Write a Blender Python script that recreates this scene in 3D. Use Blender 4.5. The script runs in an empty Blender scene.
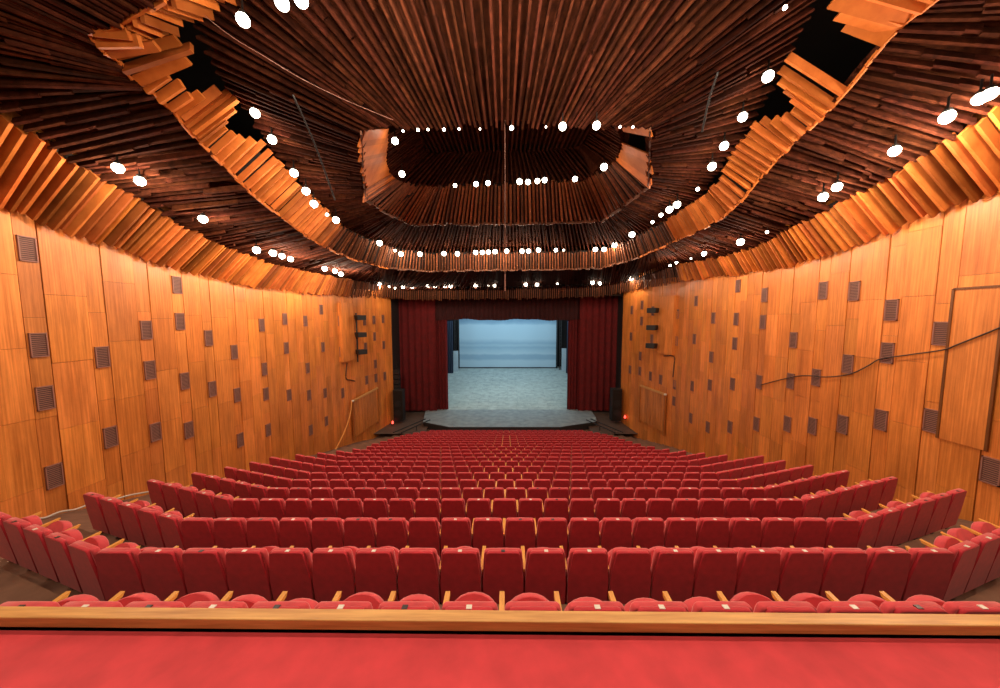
import bpy, math, random
from math import sin, cos, tan, pi, radians, sqrt, atan2
from mathutils import Vector, Matrix
random.seed(11)
scn = bpy.context.scene
COL = scn.collection

# ------------------------------------------------------------------ camera, world, exposure
E = 13.0                       # eye height above the pit floor level
CX = -0.12                     # the tripod stands a little left of the hall's axis
TH = radians(4.64)
F = 320.0
cam = bpy.data.cameras.new('camera'); camo = bpy.data.objects.new('camera', cam); COL.objects.link(camo)
camo.location = (CX, 0, E); camo.rotation_euler = (pi/2 - TH, 0, 0)
cam.sensor_width = 36; cam.lens = F/1000*36; cam.shift_x = -0.007; cam.clip_start = 0.05; cam.clip_end = 300
scn.camera = camo
w = bpy.data.worlds.new('world'); scn.world = w; w.use_nodes = True
w.node_tree.nodes['Background'].inputs[0].default_value = (1.0, .62, .42, 1)
w.node_tree.nodes['Background'].inputs[1].default_value = 0.012
scn.view_settings.view_transform = 'Standard'; scn.view_settings.look = 'None'
scn.view_settings.gamma = 1; scn.view_settings.use_curve_mapping = False
scn.view_settings.exposure = 0.12

LAMP_W = 100.0                  # every ceiling spotlight
HOUSE_W = 300.0                # the ring spotlights above the rear seats, and the fill lamps added behind
LAMP_C = (1.0, .80, .60)
STAGE_C = (.72, .93, 1.0)

def area(name, loc, target, size, power, color):
    l = bpy.data.lights.new(name, 'AREA'); l.energy = power; l.color = color; l.shape = 'RECTANGLE'
    l.size, l.size_y = size
    o = bpy.data.objects.new(name, l); COL.objects.link(o); o.location = loc
    o.rotation_euler = (Vector(target)-Vector(loc)).to_track_quat('-Z', 'Y').to_euler()
    return o

# stage lighting: cool battens in the fly space above the stage
area('stage_batten_light', (0, 41, 14.5), (0, 47, 2), (16, 1.5), 1500, STAGE_C)
area('stage_batten_light', (0, 53, 15), (0, 60, 4), (20, 1.5), 1150, (.62, .85, 1.0))

# ------------------------------------------------------------------ projection helpers (real distances from the eye)
c_, s_ = cos(TH), sin(TH)
def from_depth(px, py, d):
    v = (344-py)/F*d
    return Vector((CX + (px-507)/F*d, d*c_ + v*s_, E + v*c_ - d*s_))
def from_x(px, py, X):            # X measured from the camera
    return from_depth(px, py, X*F/(px-507))
def from_h(px, py, h):            # h above the eye
    a = (344-py)/F; k = (a*c_-s_)/(c_+a*s_)
    D = h/k
    return from_depth(px, py, D*c_ - h*s_)
def from_y(px, py, D):
    a = (344-py)/F; h = D*(a*c_-s_)/(c_+a*s_)
    return from_depth(px, py, D*c_ - h*s_)

# ------------------------------------------------------------------ materials
def newmat(name):
    m = bpy.data.materials.new(name); m.use_nodes = True
    return m, m.node_tree, m.node_tree.nodes['Principled BSDF']
def plain(name, col, rough=.6, metal=0, emit=None, strength=0, sheen=0, noise=0, nscale=8):
    m, nt, b = newmat(name)
    b.inputs['Base Color'].default_value = (*col, 1); b.inputs['Roughness'].default_value = rough
    b.inputs['Metallic'].default_value = metal
    if emit: b.inputs['Emission Color'].default_value = (*emit, 1); b.inputs['Emission Strength'].default_value = strength
    if sheen:
        b.inputs['Sheen Weight'].default_value = sheen; b.inputs['Sheen Roughness'].default_value = .4
        b.inputs['Sheen Tint'].default_value = (1, .48, .46, 1)
    if noise:
        tc = nt.nodes.new('ShaderNodeTexCoord'); n = nt.nodes.new('ShaderNodeTexNoise'); n.inputs['Scale'].default_value = nscale
        n.inputs['Detail'].default_value = 4
        nt.links.new(tc.outputs['Object'], n.inputs['Vector'])
        r = nt.nodes.new('ShaderNodeValToRGB')
        r.color_ramp.elements[0].position = .3; r.color_ramp.elements[1].position = .7
        r.color_ramp.elements[0].color = (*[x*(1-noise) for x in col], 1); r.color_ramp.elements[1].color = (*[min(1, x*(1+noise)) for x in col], 1)
        nt.links.new(n.outputs['Fac'], r.inputs['Fac']); nt.links.new(r.outputs['Color'], b.inputs['Base Color'])
    return m
def wood(name, dark, light, grain=(3, 3, .25), rough=.5, tone=True, scale=6, spec=.4, stain=0):
    """grain stretched along Z (or along whichever axis has the small scale); 'tone' = board to board variation"""
    m, nt, b = newmat(name); N = nt.nodes; L = nt.links
    tc = N.new('ShaderNodeTexCoord'); mp = N.new('ShaderNodeMapping'); mp.inputs['Scale'].default_value = grain
    n = N.new('ShaderNodeTexNoise'); n.inputs['Scale'].default_value = scale; n.inputs['Detail'].default_value = 5; n.inputs['Roughness'].default_value = .6
    L.new(tc.outputs['Object'], mp.inputs['Vector']); L.new(mp.outputs['Vector'], n.inputs['Vector'])
    r = N.new('ShaderNodeValToRGB'); r.color_ramp.elements[0].position = .3; r.color_ramp.elements[1].position = .72
    r.color_ramp.elements[0].color = (*dark, 1); r.color_ramp.elements[1].color = (*light, 1)
    L.new(n.outputs['Fac'], r.inputs['Fac'])
    out = r.outputs['Color']
    if stain:
        n2 = N.new('ShaderNodeTexNoise'); n2.inputs['Scale'].default_value = .8; n2.inputs['Detail'].default_value = 6; n2.inputs['Roughness'].default_value = .65
        mp2 = N.new('ShaderNodeMapping'); mp2.inputs['Scale'].default_value = (1.6, 1.6, .45)
        L.new(tc.outputs['Object'], mp2.inputs['Vector']); L.new(mp2.outputs['Vector'], n2.inputs['Vector'])
        r2 = N.new('ShaderNodeValToRGB'); r2.color_ramp.elements[0].position = .33; r2.color_ramp.elements[1].position = .62
        r2.color_ramp.elements[0].color = (1-stain, 1-stain*1.15, 1-stain*1.3, 1); r2.color_ramp.elements[1].color = (1.06, 1.06, 1.06, 1)
        L.new(n2.outputs['Fac'], r2.inputs['Fac'])
        m2 = N.new('ShaderNodeVectorMath'); m2.operation = 'MULTIPLY'
        L.new(out, m2.inputs[0]); L.new(r2.outputs['Color'], m2.inputs[1]); out = m2.outputs['Vector']
    if tone:
        at = N.new('ShaderNodeAttribute'); at.attribute_name = 'tone'
        mx = N.new('ShaderNodeVectorMath'); mx.operation = 'MULTIPLY'
        L.new(out, mx.inputs[0]); L.new(at.outputs['Color'], mx.inputs[1]); out = mx.outputs['Vector']
    L.new(out, b.inputs['Base Color']); b.inputs['Roughness'].default_value = rough; b.inputs['Specular IOR Level'].default_value = spec
    return m

M = {}
M['wall_wood'] = wood('wall_wood', (.55, .158, .026), (.90, .31, .068), (3.4, 3.4, .07), .42, stain=.28)
M['fin_wood'] = wood('fin_wood', (.46, .117, .020), (.70, .215, .044), (1, 1, 1), .55, scale=1.6, spec=.15)
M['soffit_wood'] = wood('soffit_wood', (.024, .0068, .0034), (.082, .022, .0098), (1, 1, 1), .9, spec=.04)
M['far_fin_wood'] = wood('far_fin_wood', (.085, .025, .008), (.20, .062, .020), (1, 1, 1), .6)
M['arm_wood'] = wood('arm_wood', (.60, .25, .045), (.86, .42, .09), (12, 2, 12), .4, tone=False, scale=3)
M['rail_wood'] = wood('rail_wood', (.46, .19, .05), (.78, .42, .13), (.5, 9, 9), .42, tone=False, scale=3)
M['backing'] = plain('dark_backing', (.012, .008, .007), .9)
M['velvet'] = plain('red_velvet', (.60, .055, .064), .85, sheen=.8, noise=.16, nscale=7)
M['velvet_back'] = plain('crimson_cloth', (.50, .020, .032), .85, sheen=.55, noise=.12, nscale=9)
M['ledge_red'] = plain('red_ledge_cloth', (.62, .048, .058), .9, sheen=.4, noise=.13, nscale=5)
M['metal_dark'] = plain('dark_metal', (.03, .028, .027), .45, .6)
M['black'] = plain('black_paint', (.012, .012, .013), .6)
M['plate'] = plain('pale_number_plate', (.75, .70, .60), .4)
M['plate_dark'] = plain('dark_plate_frame', (.04, .03, .03), .4)
M['bulb'] = plain('lit_bulb', (1, 1, 1), .3, emit=(1, .88, .70), strength=13)
M['floor'] = plain('brown_carpet', (.17, .082, .048), .95, noise=.25, nscale=3)
M['side_floor'] = wood('side_floor', (.07, .045, .035), (.14, .09, .065), (.6, 5, 5), .6, tone=False, scale=2)
M['apron'] = plain('dark_grey_apron', (.23, .275, .285), .45, noise=.25, nscale=1.5)
M['stage_front'] = plain('stage_front_black', (.03, .028, .028), .6)
M['curtain'] = plain('red_curtain', (.11, .001, .0018), .9, noise=.2, nscale=2)
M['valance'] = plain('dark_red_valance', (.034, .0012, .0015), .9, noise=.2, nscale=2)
M['grille'] = plain('grille_brown', (.30, .13, .095), .6)
M['grille_gap'] = plain('grille_gap', (.10, .05, .04), .8)
M['flat'] = plain('grey_stage_flat', (.33, .42, .47), .7, noise=.1, nscale=1)
M['drape'] = plain('navy_stage_drape', (.012, .02, .04), .9)
M['cable_pale'] = plain('pale_cable', (.55, .48, .42), .5)
M['cable_orange'] = plain('orange_cable', (.75, .30, .06), .5)
M['cable_dark'] = plain('dark_cable', (.06, .03, .02), .6)
M['red_light'] = plain('red_indicator', (.6, .02, .02), .4, emit=(1, .06, .04), strength=4)

def stage_floor_mat():
    m, nt, b = newmat('grey_stage_boards'); N = nt.nodes; L = nt.links
    tc = N.new('ShaderNodeTexCoord')
    br = N.new('ShaderNodeTexBrick'); br.inputs['Scale'].default_value = 1.0; br.inputs['Brick Width'].default_value = 2.5; br.inputs['Row Height'].default_value = .8
    br.inputs['Color1'].default_value = (.38, .44, .42, 1); br.inputs['Color2'].default_value = (.33, .39, .38, 1); br.inputs['Mortar'].default_value = (.22, .27, .27, 1); br.inputs['Mortar Size'].default_value = .02
    L.new(tc.outputs['Object'], br.inputs['Vector'])
    n = N.new('ShaderNodeTexNoise'); n.inputs['Scale'].default_value = 1.3; n.inputs['Detail'].default_value = 8; n.inputs['Roughness'].default_value = .7
    L.new(tc.outputs['Object'], n.inputs['Vector'])
    r = N.new('ShaderNodeValToRGB'); r.color_ramp.elements[0].position = .35; r.color_ramp.elements[1].position = .75
    r.color_ramp.elements[0].color = (.72, .72, .72, 1); r.color_ramp.elements[1].color = (1.3, 1.3, 1.28, 1)
    L.new(n.outputs['Fac'], r.inputs['Fac'])
    mx = N.new('ShaderNodeVectorMath'); mx.operation = 'MULTIPLY'
    L.new(br.outputs['Color'], mx.inputs[0]); L.new(r.outputs['Color'], mx.inputs[1]); L.new(mx.outputs['Vector'], b.inputs['Base Color'])
    b.inputs['Roughness'].default_value = .62
    return m
M['stage_floor'] = stage_floor_mat()
def backdrop_mat():
    m, nt, b = newmat('blue_backdrop_cloth'); N = nt.nodes; L = nt.links
    tc = N.new('ShaderNodeTexCoord'); sp = N.new('ShaderNodeSeparateXYZ'); L.new(tc.outputs['Object'], sp.inputs[0])
    mr = N.new('ShaderNodeMapRange'); mr.inputs['From Min'].default_value = 0; mr.inputs['From Max'].default_value = 10.5
    L.new(sp.outputs['Z'], mr.inputs['Value'])
    r = N.new('ShaderNodeValToRGB'); e = r.color_ramp.elements
    A = (.36, .50, .58, 1); B = (.24, .37, .47, 1); C2 = (.17, .28, .38, 1)
    e[0].position = 0; e[0].color = A; e[1].position = 1; e[1].color = C2
    for p, cc in ((.16, A), (.20, B), (.26, B), (.29, A), (.36, (.29, .43, .52, 1)), (.40, B), (.44, (.3, .44, .52, 1)), (.48, B), (.56, A), (.80, A), (.83, B), (.88, C2)):
        q = e.new(p); q.color = cc
    n = N.new('ShaderNodeTexNoise'); n.inputs['Scale'].default_value = .5
    L.new(tc.outputs['Object'], n.inputs['Vector'])
    ad = N.new('ShaderNodeMath'); ad.operation = 'MULTIPLY_ADD'; ad.inputs[1].default_value = .05; 
    L.new(n.outputs['Fac'], ad.inputs[0]); L.new(mr.outputs['Result'], ad.inputs[2])
    L.new(ad.outputs['Value'], r.inputs['Fac']); L.new(r.outputs['Color'], b.inputs['Base Color'])
    b.inputs['Roughness'].default_value = .85
    return m
M['backdrop'] = backdrop_mat()

# ------------------------------------------------------------------ mesh helpers
class MB:
    def __init__(s): s.v = []; s.f = []; s.t = []; s.mi = []
    def face(s, pts, tone=1.0, mi=0):
        b = len(s.v); s.v += [tuple(p) for p in pts]; s.f.append(tuple(range(b, b+len(pts)))); s.t.append(tone); s.mi.append(mi)
    def hexa(s, p, tone=1.0, mi=0):        # p: 8 corners, bottom ring 0-3, top ring 4-7
        b = len(s.v); s.v += [tuple(q) for q in p]
        for f in ((0,3,2,1),(4,5,6,7),(0,1,5,4),(1,2,6,5),(2,3,7,6),(3,0,4,7)):
            s.f.append(tuple(b+i for i in f)); s.t.append(tone); s.mi.append(mi)
    def box(s, lo, hi, tone=1.0, mi=0):
        x0,y0,z0 = lo; x1,y1,z1 = hi
        s.hexa([(x0,y0,z0),(x1,y0,z0),(x1,y1,z0),(x0,y1,z0),(x0,y0,z1),(x1,y0,z1),(x1,y1,z1),(x0,y1,z1)], tone, mi)
    def board(s, A, B, W, w, th, tone=1.0, mi=0):   # a plank from A to B, w wide along W, th thick
        ax = (B-A).normalized(); W = (W - ax*W.dot(ax)).normalized(); n = ax.cross(W)
        a, b = W*(w/2), n*(th/2)
        s.hexa([A-a-b, A+a-b, A+a+b, A-a+b, B-a-b, B+a-b, B+a+b, B-a+b], tone, mi)
    def grid(s, P, tone=1.0, mi=0):        # P[i][j] points
        b = len(s.v); nj = len(P[0])
        for row in P: s.v += [tuple(q) for q in row]
        for i in range(len(P)-1):
            for j in range(nj-1):
                s.f.append((b+i*nj+j, b+i*nj+j+1, b+(i+1)*nj+j+1, b+(i+1)*nj+j)); s.t.append(tone); s.mi.append(mi)
    def tube(s, pts, r, n=8, tone=1.0, mi=0):
        pts = [Vector(p) for p in pts]; rings = []
        for i, p in enumerate(pts):
            d = (pts[min(i+1, len(pts)-1)] - pts[max(i-1, 0)]).normalized()
            u = d.cross(Vector((0,0,1)));
            if u.length < .01: u = d.cross(Vector((1,0,0)))
            u.normalize(); v = d.cross(u)
            rings.append([p + u*(r*cos(2*pi*k/n)) + v*(r*sin(2*pi*k/n)) for k in range(n)])
        b = len(s.v)
        for rg in rings: s.v += [tuple(q) for q in rg]
        for i in range(len(rings)-1):
            for k in range(n):
                s.f.append((b+i*n+k, b+i*n+(k+1)%n, b+(i+1)*n+(k+1)%n, b+(i+1)*n+k)); s.t.append(tone); s.mi.append(mi)
        s.f.append(tuple(b+k for k in range(n))[::-1]); s.f.append(tuple(b+(len(rings)-1)*n+k for k in range(n)))
        s.t += [tone]*2; s.mi += [mi]*2
    def lathe(s, prof, n=12, tone=1.0, mi=0):   # (r,z) profile
        b = len(s.v)
        for r, z in prof: s.v += [(r*cos(2*pi*k/n), r*sin(2*pi*k/n), z) for k in range(n)]
        for i in range(len(prof)-1):
            for k in range(n):
                s.f.append((b+i*n+k, b+i*n+(k+1)%n, b+(i+1)*n+(k+1)%n, b+(i+1)*n+k)); s.t.append(tone); s.mi.append(mi)
    def mesh(s, name, mats):
        me = bpy.data.meshes.new(name); me.from_pydata(s.v, [], s.f)
        for m in (mats if isinstance(mats, (list, tuple)) else [mats]): me.materials.append(m)
        me.polygons.foreach_set('material_index', s.mi)
        ca = me.color_attributes.new('tone', 'FLOAT_COLOR', 'CORNER')
        buf = []
        for p, t in zip(me.polygons, s.t):
            tt = t if isinstance(t, tuple) else (t, t, t)
            buf += [*tt, 1.0]*p.loop_total
        ca.data.foreach_set('color', buf)
        me.update(); return me
def place(name, me, parent=None, loc=None):
    o = bpy.data.objects.new(name, me); COL.objects.link(o)
    if parent: o.parent = parent
    if loc is not None: o.location = loc
    return o
def obj(name, mb, mats, parent=None, smooth=False, bevel=0, loc=None):
    me = mb.mesh(name, mats); o = place(name, me, parent, loc)
    if smooth:
        for p in me.polygons: p.use_smooth = True
    if bevel:
        m = o.modifiers.new('bevel', 'BEVEL'); m.width = bevel; m.segments = 2
    return o
def tag(o, label=None, cat=None, group=None, kind=None):
    if label: o['label'] = label
    if cat: o['category'] = cat
    if group: o['group'] = group
    if kind: o['kind'] = kind
    return o
def empty(name, loc, rz=0):
    o = bpy.data.objects.new(name, None); COL.objects.link(o); o.location = loc; o.rotation_euler = (0, 0, rz); o.empty_display_size = .1
    return o
def struct(name, mb, mats, **k):
    return tag(obj(name, mb, mats, **k), kind='structure')
ORD = 'zeroth first second third fourth fifth sixth seventh eighth ninth tenth eleventh twelfth thirteenth fourteenth fifteenth sixteenth seventeenth eighteenth nineteenth twentieth'.split()
def ordinal(n):
    if n <= 20: return ORD[n]
    if n < 30: return 'twenty-' + ORD[n-20]
    if n == 30: return 'thirtieth'
    return 'thirty-' + ORD[n-30]

# ------------------------------------------------------------------ seating rows: depth and height of every row
Y_TOP = [606, 549, 517.5, 497.8, 486.8, 478.5, 471.5, 465.2, 460, 456, 452.3, 449]
ROWS = []
for k in range(22):
    d = 2.66 + 1.34*k
    y = Y_TOP[k] if k < 12 else 318 + 320*(1.99+.295*d)/d
    p = from_depth(507, y, d)
    ROWS.append((p.y, p.z-.075+.034*max(0, k-11)))
SEAT_W = .55
BACK_H = .95
WING = radians(17)
XO = -.17
def n_center(k): return {19: 30, 20: 29, 21: 27}.get(k, min(18+k, 31))
def n_wing(k): return {8: 4, 9: 3, 10: 2, 11: 1}.get(k, 5 if k < 8 else 0)
def half_center(k): return n_center(k)*SEAT_W/2
def row_y(k, x):
    return tan(WING)*max(0, abs(x)-half_center(max(0, min(21, k))))

# ------------------------------------------------------------------ side walls
def wall_x(side, D):
    L = [(-4, 14.35), (19, 14.3), (26, 14.0), (28.5, 13.9), (34.6, 12.5)]
    R = [(-4, 13.5), (13, 13.5), (19, 13.7), (26, 13.8), (34.6, 12.5)]
    P = L if side < 0 else R
    for (a, xa), (b, xb) in zip(P, P[1:]):
        if D <= b: break
    return side*(xa + (xb-xa)*(D-a)/(b-a))
def wall_D(side, px, py=312):
    lo, hi = .5, 60
    for _ in range(50):
        D = (lo+hi)/2; p = from_y(px, py, D)
        if abs(p.x-CX) < abs(wall_x(side, D)): lo = D
        else: hi = D
    return D
CENT = {-1: {-45: [], 34: [249,345,398,476], 97: [357,437], 144: [330,370,432], 178.5: [285,321.5,381,430], 206: [338,389], 231: [352,395,440],
             260.5: [325,369,394,430], 284: [319,348,395], 304.5: [321,368,395,430], 321: [309.5,347,393,421], 339: [321,351.6,393],
             364: [321,347,380], 373.5: [320,336.5,364,378], 382.5: [319,345,376]},
        1: {1012: [471], 944.5: [333.6,421], 892: [310,353,420], 853: [291,364,424.5], 822: [290.5,377.5,426], 796: [340,381,424],
            764: [295,322,382,424], 737: [286,319,343.5,384,427], 714: [318,357,385,427], 696: [301,339,386,418], 678: [314,341,384.7,401],
            663.5: [379.5], 653: [311,339,376], 642: [305,321,356,371], 632: [310,336.5,369.5]}}
STRIP = {}
for side, nm in ((-1, 'wall_left'), (1, 'wall_right')):
    strips = sorted(wall_D(side, px) for px in CENT[side])
    STRIP[side] = {px: wall_D(side, px) for px in CENT[side]}
    mb = MB(); rnd = random.Random(5+side)
    def wpt(D, z, off=0):
        x = wall_x(side, D); return Vector((CX + x - side*off, D, z))
    ZT = E+8.5
    def panel(D0, D1, off, joints, z0, z1, rib=False):
        zs = [z0] + joints + [z1]
        base = rnd.uniform(.84, 1.08)
        for a, b in zip(zs, zs[1:]):
            t = base*rnd.uniform(.90, 1.08); tone = (t, t*rnd.uniform(.93, 1.04), t*rnd.uniform(.85, 1.05))
            g = .011
            o1 = off + rnd.uniform(-.008, .008)
            gv = .004
            mb.hexa([wpt(D0+g, a+gv, -.1), wpt(D1-g, a+gv, -.1), wpt(D1-g, a+gv, o1), wpt(D0+g, a+gv, o1),
                     wpt(D0+g, b-gv, -.1), wpt(D1-g, b-gv, -.1), wpt(D1-g, b-gv, o1), wpt(D0+g, b-gv, o1)], tone)
    z0 = -.5
    bounds = []
    prev = -3.0
    for Dm in strips:
        if Dm < 0: continue
        a, b = Dm-.24, Dm+.24
        if a > prev + .05:
            n = max(1, round((a-prev)/(1.35 if a < 12.5 else .62)))
            for i in range(n):
                q0 = prev+(a-prev)*i/n; q1 = prev+(a-prev)*(i+1)/n
                start = rnd.uniform(.2, 2.0)
                joints = [z for z in [z0+start+2.15*j for j in range(12)] if z < ZT-.4]
                # ply panels slightly fluted: two facets
                panel(q0, q1, .014, joints, z0, ZT)
        start = rnd.uniform(.2, 2)
        panel(max(a, prev), b, .0, [z for z in [z0+start+3.1*j for j in range(9)] if z < ZT-.4], z0, ZT)
        prev = b
    if prev < 34.6: panel(prev, 34.6, .03, [3, 6, 9, 12, 15], z0, ZT)
    # dark backing seen in the joints
    Ds = [-3, 5, 12, 19, 23, 26, 28.5, 31, 34.6]
    mb.grid([[wpt(D, z, -.05) for D in Ds] for z in (z0, ZT)], .12)
    struct(nm, mb, M['wall_wood'])

# acoustic grilles on the walls
COLN = {}
for side, sn in ((-1, 'left'), (1, 'right')):
    cols = [px for px in CENT[side] if CENT[side][px]]
    cols.sort(key=lambda p: -abs(p-507))          # nearest column first
    for ci, px in enumerate(cols):
        D = STRIP[side][px]; ys = sorted(CENT[side][px])
        for gi, py in enumerate(ys):
            p = from_y(px, py, D)
            ang = atan2(wall_x(side, D+.3)-wall_x(side, D-.3), .6)
            hw, hh = (.19, .37) if px not in (339, 364, 373.5, 382.5, 653, 642, 632, 663.5) else (.2, .42)
            e = empty('wall_grille', (CX+wall_x(side, D)-side*.004, D, p.z), -ang)
            # local: y along the wall, x towards the room
            q = MB(); s2 = -side
            for (y0, y1, za, zb) in ((-hw, hw, hh-.035, hh), (-hw, hw, -hh, -hh+.035), (-hw, -hw+.03, -hh, hh), (hw-.03, hw, -hh, hh)):
                q.box((min(0, s2*.05), y0, za), (max(0, s2*.05), y1, zb))
            obj('frame', q, M['grille'], e)
            q = MB(); nsl = 11
            for i in range(nsl):
                z = -hh+.045 + (2*hh-.09)*(i+.5)/nsl
                q.box((min(0, s2*.035), -hw+.03, z-.011), (max(0, s2*.035), hw-.03, z+.011))
            obj('slats', q, M['grille'], e)
            q = MB(); q.box((min(0, s2*.012), -hw+.02, -hh+.02), (max(0, s2*.012), hw-.02, hh-.02)); obj('duct_backing', q, M['grille_gap'], e)
            where = 'only one' if len(ys) == 1 else ('top one' if gi == 0 else 'bottom one' if gi == len(ys)-1 else ordinal(gi+1)+' from top')
            lab = f'dark slatted grille, {where} in {ordinal(ci+1)} grille column of {sn} wall from viewer'
            tag(e, lab, 'wall grille', f'acoustic grilles on the {sn} wall')

# ------------------------------------------------------------------ ceiling: fin rings and slatted soffits
def lerp(a, b, t): return a + (b-a)*t
def loft(mb, pairs, spacing, w, th, alpha=0, jit=.03, tone=(.75, 1.12), segs=1, drop=0, hue=.08, seed=1, skip=0.0, wj=0.0):
    """boards laid from each point of the first line to the matching point of the second"""
    rnd = random.Random(seed)
    for (A0, B0), (A1, B1) in zip(pairs, pairs[1:]):
        L = .5*((A1-A0).length + (B1-B0).length); n = max(1, round(L/spacing))
        for i in range(n):
            t = (i+.5)/n
            A = lerp(A0, A1, t); B = lerp(B0, B1, t)
            T = ((A1-A0)+(B1-B0)); ax = (B-A).normalized()
            T = (T - ax*T.dot(ax)).normalized(); Nn = ax.cross(T)
            if Nn.z > 0: Nn = -Nn          # towards the hall
            W = T*cos(alpha) + Nn*sin(alpha); wi = w*(rnd.uniform(1-wj, 1+wj))
            cuts = [0, 1] if segs == 1 else [0] + sorted(rnd.uniform(.12, .88) for _ in range(segs-1)) + [1]
            for a, b in zip(cuts, cuts[1:]):
                if b-a < .03: continue
                if skip and rnd.random() < skip: continue
                off = Nn*(rnd.uniform(-1, 1)*drop)
                tt = rnd.uniform(*tone); col = (tt, tt*rnd.uniform(1-hue, 1+hue*.5), tt*rnd.uniform(1-hue, 1+hue))
                e0 = rnd.uniform(-jit, jit)
                P = lerp(A, B, a)+off-ax*e0*(a == 0); Q = lerp(A, B, b)+off+ax*rnd.uniform(-jit, jit)*(b == 1)
                mb.board(P, Q, W, wi, th, col)
def backing(mb, pairs, off, up=False):
    P = []
    for A, B in pairs:
        P.append((A, B))
    n = len(P); R0 = []; R1 = []
    for i, (A, B) in enumerate(P):
        T = (P[min(i+1, n-1)][0]+P[min(i+1, n-1)][1]) - (P[max(i-1, 0)][0]+P[max(i-1, 0)][1])
        ax = (B-A).normalized(); T = (T-ax*T.dot(ax)).normalized(); Nn = ax.cross(T)
        if Nn.z > 0: Nn = -Nn
        R0.append(A - Nn*off); R1.append(B - Nn*off)
    mb.grid([R0, R1])

fx, fd, fh = from_x, from_depth, from_h
def lean(X, d): return X - math.copysign(d, X)
# outer band A: (bottom px,py,X) / (top px,py,X)
AL = [((3,206),-14.2,(44,143),-12.5), ((24,214),-14.2,(68,158),-12.5), ((53,226),-14.2,(97,175),-12.6), ((100,243),-14.2,(140,198),-12.8),
      ((140,257),-14.2,(177,221),-12.9), ((175,268),-14.2,(207,237),-13.0), ((215,277),-14.2,(240,251),-13.1), ((250,286),-14.2,(270,262),-13.2),
      ((300,292),-14.0,(312,272),-13.3), ((347,296),-13.8,(352,279),-13.2)]
A = [(fx(*b, X), fx(*t, X2)) for b, X, t, X2 in AL]
A += [(fd(386,298,33.2), fd(387,285,32.2)), (fd(407,300,34.2), fd(407,290,33.2)), (fd(505,299,34.2), fd(505,289,33.2)), (fd(600,297,34.2), fd(600,286,33.2)), (fd(628,292,33.2), fd(629,281,32.2))]
AR = [((680,281),13.5,(676,264),13.0), ((726,275),13.6,(716,257),12.8), ((771,269),13.6,(757,245),12.6), ((796,264),13.5,(778,235),12.4),
      ((830,253),13.4,(805,220),12.3), ((864,242),13.4,(833,206),12.2), ((901,227),13.4,(868,186),12.1), ((932,214),13.4,(896,172),12.0),
      ((956,203),13.4,(918,158),11.9), ((972,198),13.4,(932,150),11.8), ((1000,187),13.4,(957,133),11.8)]
A += [(fx(*b, X), fx(*t, X2)) for b, X, t, X2 in AR]
# carry the band on beyond the picture's edge
def extend(pairs, front, dy, dz):
    a, b = pairs[0] if front else pairs[-1]
    n = (a+Vector((0, -dy, dz)), b+Vector((0, -dy, dz)))
    return [n]+pairs if front else pairs+[n]
A = extend(A, True, 6, 1.6); A = extend(A, False, 6, 1.6)
nA = len(A)
side_idx = [i for i in range(nA)]
mb = MB()
kA = dict(jit=.09, tone=(.32, 1.1), hue=.16, drop=.06, wj=.25)
loft(mb, A[:11], .27, .30, .08, alpha=radians(74), seed=3, **kA)
loft(mb, A[16:], .27, .30, .08, alpha=radians(-74), seed=4, **kA)
struct('trim_1', mb, M['fin_wood'])
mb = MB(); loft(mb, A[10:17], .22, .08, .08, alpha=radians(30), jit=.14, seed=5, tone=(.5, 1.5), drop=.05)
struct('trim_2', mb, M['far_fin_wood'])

# middle ring B
BNL = [((230,-45),fd(230,-45,5.6),fd(262,-22,6.6)), ((165,-2),fd(165,-2,6.3),fd(205,12,7.1)), ((122,24),fd(122,24,6.7),fd(150,38,7.3))]
B = [(b, t) for _, b, t in BNL]
BL = [((88,34),-9,(128,36),-8.0,7), ((104,52),-9,(150,48),-7.9,0), ((119,60),-9,(190,41),-7.3,0), ((133,78),-9,(196,53),-7.3,1), ((140,82),-9,(163,66),-8.3,0), ((175,112),-9,(196,98),-8.3,0),
      ((182,122),-9,(229,86),-7.8,0), ((194,136),-9,(238,103),-7.7,0), ((200,142),-9,(222,124),-8.3,0), ((222,163),-9,(246,140),-8.3,0),
      ((228,170),-9,(262,138),-8.0,0), ((248,190),-9,(280,161),-8.0,0), ((273,210),-9,(300,184),-8.0,0), ((298,230),-9,(322,205),-8.1,0), ((325,247),-9,(342,227),-8.2,0),
      ((354,260),-8.9,(364,238),-8.1,0), ((388,268),-7.9,(393,248),-7.4,0)]
B += [(fx(*b, X), fx(*t, X2)) for b, X, t, X2, _ in BL]
iBfar0 = len(B)
B += [(fd(430,271,22.3), fd(430,254,21.4)), (fd(505,270,22.4), fd(505,252.5,21.5)), (fd(565,269,22.4), fd(565,252,21.5)), (fd(602,268,22.3), fd(602,251,21.4)), (fd(640,257,20), fd(634,238,19.4))]
iBfar1 = len(B)
BR = [((676,241),9,(665,221),8.2), ((699,230),9,(686,207),8.2), ((722,218),9,(705,196),8.2), ((741,201),9,(718,180),8.1), ((754,185),9.1,(724,165),8.0),
      ((774,163),9.1,(740,142),8.0), ((790,146),9.1,(757,121),8.0), ((800,137),9.1,(781,120),8.4), ((819,119),9.1,(796,103),8.4), ((829,110),9.1,(776,74),7.7), ((850,86),9.1,(792,50),7.6)]
B += [(fx(*b, X), fx(*t, X2)) for b, X, t, X2 in BR]
iBgap = len(B)
BR2 = [((884,44),9.1,(846,26),8.4), ((896,32),9.1,(852,19),8.3), ((899,27),9.1,(828,8),7.5), ((920,10),9.1,(840,-12),7.4), ((945,-10),9.1,(880,-30),8.2)]
B2 = [(fx(*b, X), fx(*t, X2)) for b, X, t, X2 in BR2]
mb = MB()
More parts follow.
